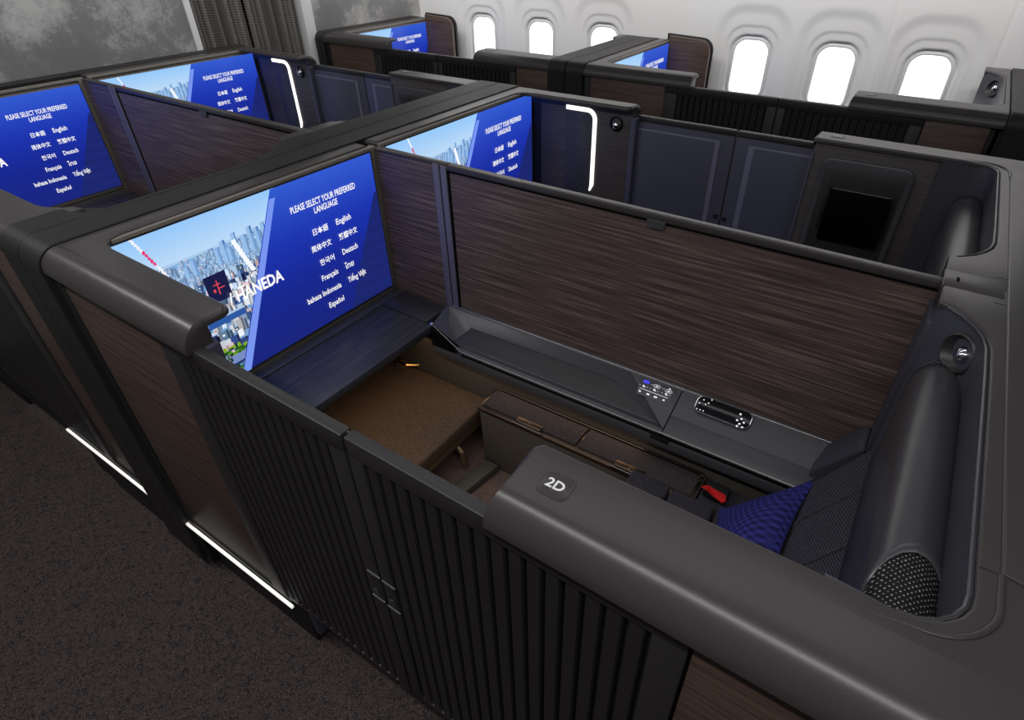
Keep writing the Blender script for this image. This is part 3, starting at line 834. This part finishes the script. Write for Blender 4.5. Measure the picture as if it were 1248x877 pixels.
# ------------------------------------------------------------------ partitions between the D and G suites
def partition(r, label, vis_tabs):
    T = Thing('partition', label, 'partition', (-.75+r, 1.47, .7), 'wood partitions between centre suites')
    y0, y1 = 1.455, 1.485
    mb = MB(); mb.box(-1.655+r, -1.37+r, y0+.003, y1-.003, .60, 1.283); T.part(mb, 'fixed_panel', M['wood'])
    mb = MB(); mb.box(-1.655+r, -1.32+r, y0-.001, y1+.001, 1.283, 1.292, .002); T.part(mb, 'fixed_panel_rail', M['cap'])
    mb = MB(); mb.box(-1.378+r, -1.350+r, y0-.004, y1+.004, .60, 1.290, .003); T.part(mb, 'fixed_post', M['rim'])
    mb = MB(); mb.box(-1.350+r, -1.344+r, y0+.002, y1-.002, .60, 1.286); T.part(mb, 'seam', M['gap'])
    mb = MB(); mb.box(-1.344+r, -1.318+r, y0-.004, y1+.004, .60, 1.288, .003); sp = T.part(mb, 'sliding_post', M['rim'])
    mb = MB(); mb.box(-1.318+r, .155+r, y0+.003, y1-.003, .60, 1.276); T.part(mb, 'sliding_panel', M['wood'])
    mb = MB(); mb.box(-1.318+r, .155+r, y0-.001, y1+.001, 1.274, 1.292, .003); T.part(mb, 'top_rail', M['cap'])
    mb = MB(); mb.box(-1.318+r, -1.308+r, y0+.0005, y1-.0005, .60, 1.274); mb.box(-1.318+r, .13+r, y0+.0005, y1-.0005, 1.268, 1.274); T.part(mb, 'shadow_line', M['gap'])
    for yy, sg in ((y0, -1), (y1, 1)):
        mb = MB()
        pts = [(-.585+r, yy, 1.276), (-.585+r, yy, 1.264)] + [(x+r, yy, z) for x, z in arc_pts((-.573, 1.264), .012, PI, 1.5*PI, 4)][1:] + [(x+r, yy, z) for x, z in arc_pts((-.542, 1.264), .012, 1.5*PI, 2*PI, 4)] + [(-.530+r, yy, 1.276)]
        mb.prism(pts, (0, sg*.004, 0), .0008, 1); T.part(mb, 'finger_tab', M['console'])
    return T
partition(0, 'long brown wood partition beside the nearest seat, slid across most of the suite', True)
partition(-2.17, 'brown wood partition in the front row at the upper left', True)

# seams on the strip between the two seat wells
T = Thing('wing_cap_joint', 'short taupe cap piece between the two seat wells holding the partition slot', 'cap', (.16, 1.47, 1.29))
mb = MB(); mb.slab([(.125, 1.425), (.2405, 1.425), (.2405, 1.515), (.125, 1.515)], 1.246, 1.3002, [.0005, .0005, .0005, .003]); T.part(mb, 'cap_piece', M['cap'])
mb = MB(); mb.box(.150, .156, 1.460, 1.480, 1.285, 1.3016); T.part(mb, 'slot', M['gap'])

# ------------------------------------------------------------------ monitors
monitor(-1.66, 0, 'large screen with city view and language menu in the nearest suite')
monitor(-1.66, 1.047, 'screen with language menu beyond the long wood partition in the second row')
monitor(-3.83, 0, 'blue language menu screen at the far left picture edge')
monitor(-3.83, 1.047, 'front row screen to the left of the upper glowing light line')
monitor(-1.66, 2.73, 'narrow visible screen of the rear window suite at the top centre')
monitor(-3.83, 2.73, 'small visible screen of the front window suite at the top left')

# ------------------------------------------------------------------ side tables under the screens
def side_table(r, s, label, vis):
    def Y(v): return 1.47-s*v
    T = Thing('side_table', label, 'table', (-1.5+r, Y(.6), .66), 'dark tables under the screens')
    mb = MB(); mb.box(-1.655+r, -1.607+r, Y(1.02), Y(.02), .690, .722, .002); T.part(mb, 'rear_strip', M['table'])
    mb = MB(); mb.box(-1.603+r, -1.343+r, Y(1.02), Y(.150), .690, .719, .003); mb.box(-1.345+r, -1.336+r, Y(1.02), Y(.150), .690, .7215, .003); T.part(mb, 'table_top', M['table'])
    mb = MB(); mb.box(-1.607+r, -1.37+r, Y(.148), Y(.018), .690, .7225, .002); T.part(mb, 'side_leaf', M['table_side'])
    mb = MB(); mb.box(-1.60+r, -1.43+r, Y(1.01), Y(.03), .665, .690, .003); T.part(mb, 'under_tray', M['black'])
    return T
side_table(0, 1, 'dark blue-lit table top below the large nearest screen', True)
side_table(-2.17, 1, 'dark table top below the screen at the far left', True)
side_table(0, -1, 'table below the second row screen, hidden behind the long partition', False)

# ------------------------------------------------------------------ console along the partition in the nearest suite
E1 = Vector((1, 0, 0)); ED = Vector((0, -.155, -.075)); EDn = ED.normalized()
NC = E1.cross(ED).normalized()
if NC.z < 0: NC = -NC
def CP(x, t, h=0.0):
    p = Vector((x, 1.453, .735)) + ED*t + NC*h
    return (p.x, p.y, p.z)
T = Thing('side_console', 'grey sloping side console with tray under the long wood partition', 'console', (-.6, 1.38, .5))
def cplate(pts, h0, h1, name, m, parent=None, b=.0, **k):
    mb = MB(); mb.prism([CP(x, t, h0) for x, t in pts], NC*(h1-h0), b); return T.part(mb, name, m, parent, **k)
# tray surround built as pieces around the recess
rec = [(-1.345, .08), (-.665, .08), (-.60, .20), (-.415, .86), (-1.235, .86)]
cplate([(-1.375, -.03), (.118, -.03), (.118, .055), (-1.36, .055)], -.015, .002, 'upper_rail', M['console'], b=.0008)
cplate([(-.575, .055), (-.398, .055), (-.398, .88), (-.402, .88)], -.015, .001, 'fascia', M['console'])
cplate([(-.394, .055), (.118, .055), (.118, .60), (-.394, .60)], -.015, .001, 'remote_shelf', M['console'])
cplate([(-.394, .604), (.118, .604), (.085, 1.0), (-.394, 1.0)], -.015, .003, 'aft_lip', M['console_dark'], b=.001)
cplate([(-1.255, .90), (-.396, .90), (-.396, 1.0), (-1.195, 1.0)], -.015, .003, 'tray_lip', M['console'], b=.001)
mb = MB()   # recess walls
def cw(a, b_, h): mb.quad(CP(a[0], a[1], 0), CP(b_[0], b_[1], 0), CP(b_[2], b_[3], h), CP(a[2], a[3], h))
H = -.030
top = [(-1.36, .055), (-.575, .055), (-.402, .90), (-1.255, .90)]
bot = [(-1.235, .30), (-.62, .25), (-.43, .76), (-1.265, .76)]
for i in range(4):
    j = (i+1) % 4
    mb.quad(CP(*top[i], .0), CP(*top[j], .0), CP(*bot[j], H), CP(*bot[i], H))
T.part(mb, 'tray_wall', M['console'], smooth=85)
mb = MB(); mb.prism([CP(x, t, H) for x, t in bot], NC*-.006); T.part(mb, 'tray_floor', M['tray_veneer'])
mb = MB(); mb.tube([CP(*bot[0], H+.001), CP(*bot[1], H+.001), CP(*bot[2], H+.001)], .0016, 5); mb.tube([CP(*bot[0], H+.001), CP(*bot[3], H+.001), CP(*bot[2], H+.001)], .0012, 5); T.part(mb, 'tray_rim', M['panel'])
# shiny edge from the knob round the front of the console
mb = MB(); mb.tube([(-1.345, 1.322, .722), (-1.19, 1.300, .664), (.085, 1.300, .664)], .0022, 6); T.part(mb, 'metal_edge', M['metal'])
mb = MB(); mb.tube([CP(-1.375, .02, .003), CP(.11, .02, .003)], .0013, 6); T.part(mb, 'upper_metal_edge', M['metal'])
mb = MB(); mb.lathe([(0, .006), (.007, .005), (.009, 0), (.009, -.006)], (-1.345, 1.322, .722), (0, -.3, 1)); T.part(mb, 'end_knob', M['chrome'])
mb = MB(); mb.prism([CP(-1.375, 0, -.004), CP(-1.36, .055, -.004), CP(-1.255, .90, -.004), (-1.19, 1.302, .655), (-1.345, 1.322, .715)], (0, 0, -.02)); T.part(mb, 'forward_cheek', M['panel'])
# seam, apron, amber-lit wall
cplate([(-.398, .055), (-.394, .055), (-.394, 1.0), (-.398, 1.0)], -.015, -.001, 'seam', M['gap'])
mb = MB(); mb.prism([(-1.34, 1.306, .716), (-1.19, 1.303, .656), (.09, 1.303, .656), (.09, 1.303, .645), (-1.34, 1.306, .645)], (0, .02, 0)); mb.box(-1.34, .09, 1.310, 1.325, .632, .648); T.part(mb, 'shadow_gap', M['gap'])
mb = MB(); mb.box(-1.33, .10, 1.302, 1.33, .600, .634, .003); T.part(mb, 'apron', M['console'])
mb = MB(); mb.box(-1.645, .10, 1.335, 1.35, .05, .62); T.part(mb, 'lower_wall', M['bronzewall'])
mb = MB(); mb.box(-.43, -.37, 1.298, 1.304, .628, .644, .001); T.part(mb, 'socket_cover', M['black'])
for k in range(4):
    pass
# control panel
cp = cplate([(-.537, .075), (-.408, .075), (-.400, .43), (-.528, .43)], .001, .0022, 'control_panel', M['console'], b=.0005)
def cicon(x, t, w, h, mname='icon'):
    pts = [(x-w/2, t-h/2), (x+w/2, t-h/2), (x+w/2, t+h/2), (x-w/2, t+h/2)]
    cplate(pts, .0022, .0027, 'icon', M[mname], cp)
def cring(x, t, w, h, mname='icon'):
    rr_ = rrect(w, h, min(w, h)*.48, 3)
    pts3 = [CP(x+a, t+c/.172, .0026) for a, c in rr_]
    mb = MB(); mb.tube(pts3+[pts3[0]], .0006, 4, False); T.part(mb, 'icon', M[mname], cp)
cring(-.513, .135, .022, .011, 'iconblue'); cicon(-.513, .135, .018, .045, 'iconblue')
cring(-.475, .150, .022, .011); cicon(-.475, .15, .010, .02)
cring(-.434, .165, .022, .011); cicon(-.434, .165, .010, .02); cicon(-.434, .11, .006, .02)
for x in (-.494, -.489, -.456, -.451): cicon(x, .15, .0018, .010)
for x in (-.515, -.478, -.438):
    cicon(x, .235, .006, .035); cicon(x+.004, .25, .006, .012); cicon(x-.013, .235, .002, .012); cicon(x+.013, .235, .002, .012)
cicon(-.475, .300, .098, .007)
for x, w_ in ((-.518, .006), (-.490, .010), (-.464, .011), (-.436, .006)): cicon(x, .365, w_, .03)
cicon(-.523, .345, .003, .012)

# handheld remote resting on the console
mb = MB(); mb.prism([CP(-.2555+a, .195+c/.172, .001) for a, c in rrect(.168, .058, .020, 6)], NC*.010, .0025, 2)
T2 = Thing('remote_control', 'black handheld remote with white buttons resting on the grey console', 'remote', (-.25, 1.42, .715))
T2.part(mb, 'body', M['gloss'])
mb = MB(); p3 = [CP(-.2555+a, .195+c/.172, .0108) for a, c in rrect(.168, .058, .020, 6)]; mb.tube(p3+[p3[0]], .0013, 6, False); T2.part(mb, 'chrome_rim', M['chrome'])
def rbtn(x, t, r_=.003):
    mb = MB(); mb.lathe([(0, .0012), (r_*.8, .001), (r_, 0), (r_, -.001)], CP(x, t, .0112), NC, 10); T2.part(mb, 'button', M['icon'])
for x, t in ((-.322, .10), (-.300, .05), (-.312, .17), (-.330, .19), (-.305, .13), (-.330, .31), (-.320, .31), (-.310, .31)): rbtn(x, t, .0022)
for x, t in ((-.199, .20), (-.189, .25), (-.199, .30), (-.209, .25), (-.207, .12), (-.188, .345), (-.203, .355)): rbtn(x, t, .0034)
mb = MB(); mb.lathe([(0, .001), (.006, .0008), (.007, 0)], CP(-.352, .16, .002), NC, 12); T.part(mb, 'release_button', M['panel'])

# ------------------------------------------------------------------ ottoman, step bar, storage box
T = Thing('ottoman', 'brown tweed footrest cushion glowing amber below the dark table', 'footrest', (-1.4, .9, .236))
mb = MB(); mb.box(-1.645, -1.092, .52, 1.334, .392, .455, .012, 4); T.part(mb, 'cushion', M['tweed'])
mb = MB(); mb.box(-1.63, -1.096, .54, 1.325, .362, .392, .003); T.part(mb, 'frame', M['bracket'])
mb = MB(); mb.box(-1.64, -1.36, .6, 1.30, .236, .362, .005); T.part(mb, 'base', M['black'])
mb = MB(); mb.tube([(-1.17, 1.15, .365), (-1.13, 1.15, .350), (-1.098, 1.15, .318), (-1.088, 1.15, .26), (-1.088, 1.15, .236)], [.010, .011, .011, .010, .010], 8); T.part(mb, 'curved_bracket', M['bracket'])
mb = MB(); mb.box(-1.64, -.40, .46, 1.345, .18, .235, .003)
single(mb, 'footwell_carpet', M['carpet_in'], 'brown carpeted footwell floor inside the nearest suite below the footrest', 'carpet')
T = Thing('belt_anchor', 'small bronze V-shaped belt anchor on the brown footrest cushion', 'belt anchor', (-1.55, 1.29, .455))
for a, b_ in (((-1.570, 1.330, .475), (-1.540, 1.295, .482)), ((-1.540, 1.295, .482), (-1.495, 1.295, .482)), ((-1.495, 1.295, .482), (-1.455, 1.330, .475))):
    mb = MB(); mb.tube([a, b_], .006, 6); T.part(mb, 'arm', M['brass'])
mb = MB(); mb.box(-1.545, -1.495, 1.285, 1.330, .452, .478, .003); T.part(mb, 'strap_loop', M['bracket'])

mb = MB(); mb.prism([(-1.130, .60, .236), (-1.028, 1.205, .236), (-.968, 1.205, .236), (-1.060, .60, .236)], (0, 0, .035), .003)
single(mb, 'step_bar', M['bronzewall'], 'low bronze-grey bar across the suite floor in front of the footrest', 'floor bar')
T = Thing('storage_box', 'long low storage armrest with tweed lid and bronze hinges under the console', 'storage box', (-.65, 1.27, .236))
mb = MB()
mb.prism([(-1.04, 1.205, .528), (-1.04, 1.33, .528), (-1.04, 1.33, .236), (-1.04, 1.215, .236)], (.80, 0, 0), .003); T.part(mb, 'body', M['bronzewall'])
mb = MB(); mb.box(-1.045, -.245, 1.198, 1.325, .528, .538, .002); T.part(mb, 'lid_frame', M['gold'])
for a, b_ in ((-1.033, -.648), (-.640, -.252)):
    mb = MB(); mb.box(a, b_, 1.215, 1.308, .536, .548, .004); T.part(mb, 'tweed_lid', M['boxtweed'])
mb = MB(); mb.box(-1.045, -.245, 1.311, 1.319, .538, .552, .001); T.part(mb, 'rear_rail', M['metal'])
mb = MB(); mb.box(-1.045, -.43, 1.196, 1.200, .530, .541, .001); T.part(mb, 'front_rail', M['gold'])
for a in (-.88, -.50):
    mb = MB(); mb.box(a, a+.10, 1.202, 1.226, .538, .552, .002); h = T.part(mb, 'hinge', M['gold'])
    mb = MB(); mb.tube([(a-.01, 1.197, .545), (a+.11, 1.197, .545)], .004, 8); T.part(mb, 'hinge_pin', M['metal'], h)
    mb = MB(); mb.lathe([(0, .001), (.003, .0005), (.003, -.001)], (a+.05, 1.214, .553), (0, 0, 1), 8); T.part(mb, 'screw', M['chrome'], h)

# ------------------------------------------------------------------ seats
def seat(r, s, label, full):
    def Y(v): return 1.47-s*v
    T = Thing('recliner', label, 'seat', (-.1+r, Y(.55), .05), 'upholstered suite seats')
    # backrest: profile in x,z lofted across the suite
    def prof(g=0.0, k=1.0):
        P = [(-.05, .50), (.045, .72), (.105, .84), (.134, .90), (.136, 1.0), (.136, 1.10)]
        c = (.180, 1.148)
        P += [(c[0]+(.044+g)*math.cos(a), c[1]+(.044+g)*math.sin(a)) for a in [PI*.92-i*PI*.92/9 for i in range(10)]]
        P = [(x-g if i < 6 else x, z) for i, (x, z) in enumerate(P)]
        return P + [(.2160+g*.5, 1.0), (.2160, .5)]
    mb = MB(); rings = []
    vs = [.150, .158, .17] + [.17+i*(.895-.17)/16 for i in range(1, 16)] + [.895, .91, .918]
    for v in vs:
        e = .012 if v in (.150, .918) else .003 if v in (.158, .91) else 0
        rings.append([(x+r, Y(v), z-e) for x, z in prof(-e)])
    mb.loft(rings); T.part(mb, 'backrest', M['knit'], smooth=60)
    # top fabric with dots where the cover ends
    mb = MB(); rings = []
    for v in ((.72, .76, .80, .84, .88, .912, .922) if s > 0 else (.88, .90, .922)):
        g = .0015+(.0035 if .74 < v < .9 else 0)*(s > 0)
        rings.append([(x+r, Y(v), z) for x, z in prof(g)[3:-1]])
    mb.loft(rings); T.part(mb, 'side_fabric', M['dots'], smooth=60, label='black fabric with small white dots')
    # smooth leather cover over the middle, curved lower ends
    mb = MB(); V = []
    n = 26
    pr = prof(.007)[3:-1]
    m_ = len(pr)
    rows = []
    for i in range(n+1):
        row = []
        for j, (x, z) in enumerate(pr):
            tt = j/(m_-1)
            b0 = .232 + .035*math.sin(PI*min(1, tt*1.05))**1.5*-1 + .0
            b1 = (.815 - .085*math.sin(PI*min(1, max(0, (tt-.15)/.85)))**1.2) if s > 0 else .885
            v = b0+(b1-b0)*i/n
            row.append(mb.bm.verts.new((x+r, Y(v), z)))
        rows.append(row)
    for i in range(n):
        for j in range(m_-1): mb.bm.faces.new((rows[i][j], rows[i][j+1], rows[i+1][j+1], rows[i+1][j]))
    c = T.part(mb, 'headrest_cover', M['cover'], label='smooth grey leather headrest cover', smooth=60)
    md = c.modifiers.new('thick', 'SOLIDIFY'); md.thickness = .004; md.offset = -1
    if full:
        # rib seams of the backrest
        for v in (.32, .50, .68):
            mb = MB(); mb.tube([(x+r-.001, Y(v), z) for x, z in prof(0)[:4]], .005, 6); T.part(mb, 'seam', M['knit'])
        for (x0, x1, zt_) in ((-.425, -.302, .600), (-.299, -.168, .592), (-.165, .0, .565)):
            mb = MB(); mb.box(x0+r, x1+r, Y(.29), Y(.90), .40, zt_, .012, 3); T.part(mb, 'seat_cushion', M['knit_top'])
        mb = MB(); mb.box(-.235+r, .05+r, Y(.15), Y(.30), .40, .535, .012, 3); T.part(mb, 'side_bolster', M['knit_top'])
        mb = MB(); mb.box(-.40+r, .10+r, Y(.2), Y(.85), .03, .40, .01); T.part(mb, 'seat_base', M['black'])
        mb = MB(); mb.box(-.44+r, -.42+r, Y(.28), Y(.9), .236, .53, .004); T.part(mb, 'seat_front', M['bronzewall'])
    return T
seat(0, 1, 'black ribbed seat with a grey leather headrest in the nearest suite', True)
seat(0, -1, 'seat beyond the long wood partition, only its grey headrest in view', False)

T = Thing('seat_belt', 'seat belt buckle with a bright red latch on the black seat cushion', 'seat belt', (-.2, 1.2, .56))
mb = MB(); mb.box(-.225, -.155, 1.235, 1.285, .545, .572, .004); T.part(mb, 'buckle', M['black'])
mb = MB(); mb.prism([(-.232, 1.236, .575), (-.210, 1.222, .590), (-.185, 1.215, .582), (-.158, 1.196, .592), (-.150, 1.206, .592), (-.158, 1.236, .580), (-.215, 1.246, .580)], (0, .0, .010), .003); T.part(mb, 'latch', M['red'], label='bright red release latch')
mb = MB(); mb.prism([(-.15, 1.20, .57), (-.165, 1.20, .57), (-.150, .98, .575), (-.120, .98, .575)], (0, 0, .004)); T.part(mb, 'webbing', M['knit_top'])

# pillow leaning on the backrest, corner up
def pillow():
    T = Thing('pillow', 'blue patterned square pillow with a dark back leaning on the seat', 'pillow', (-.03, 1.1, .57))
    O = Vector((-.035, 1.075, .595))
    eu = Vector((.085, .27, .125)); ev = Vector((-.13, -.17, .215))
    cB = Vector((.05, 1.325, .72))
    n = 16
    # corners: top at image (993,588); lower left (870,640); bottom hidden behind the cap
    P00 = Vector((-.160, 1.190, .575)); P10 = Vector((-.13, .87, .60)); P11 = Vector((.020, .96, .70)); P01 = Vector((.041, 1.325, .705))
    nn = (P10-P00).cross(P01-P00).normalized()
    if nn.z < 0: nn = -nn
    for side, name, m, amp in ((1, 'front_face', M['pillow'], .045), (-1, 'back_face', M['pillow_back'], .085)):
        mb = MB(); V = []
        for i in range(n+1):
            row = []
            for j in range(n+1):
                a, b_ = i/n, j/n
                # pinch the edges in slightly
                k = 1-.10*math.sin(PI*a)*0
                aa = .5+(a-.5)*(1-.10*math.sin(PI*b_)); bb = .5+(b_-.5)*(1-.10*math.sin(PI*a))
                p = P00*(1-aa)*(1-bb)+P10*aa*(1-bb)+P01*(1-aa)*bb+P11*aa*bb
                h = (max(0, math.sin(PI*a)*math.sin(PI*b_)))**.55
                row.append(mb.bm.verts.new(p+nn*side*amp*h))
            V.append(row)
        for i in range(n):
            for j in range(n): mb.bm.faces.new((V[i][j], V[i+1][j], V[i+1][j+1], V[i][j+1]))
        T.part(mb, name, m, smooth=70)
pillow()

# small warm lamps hidden under the table edge and console, then an added fill
area('footwell_lamp', (-1.42, .98, .655), (0, math.radians(-20), 0), .04, .7, .27, (1, .68, .42))
area('console_lamp', (-.9, 1.31, .598), (math.radians(-20), 0, 0), .9, .02, .16, (1, .72, .48))
area('footwell_fill_lamp', (-1.02, .75, .62), (math.radians(22), 0, 0), .4, .05, .30, (1, .74, .50))  # unseen fill added to brighten the dark footwell floor
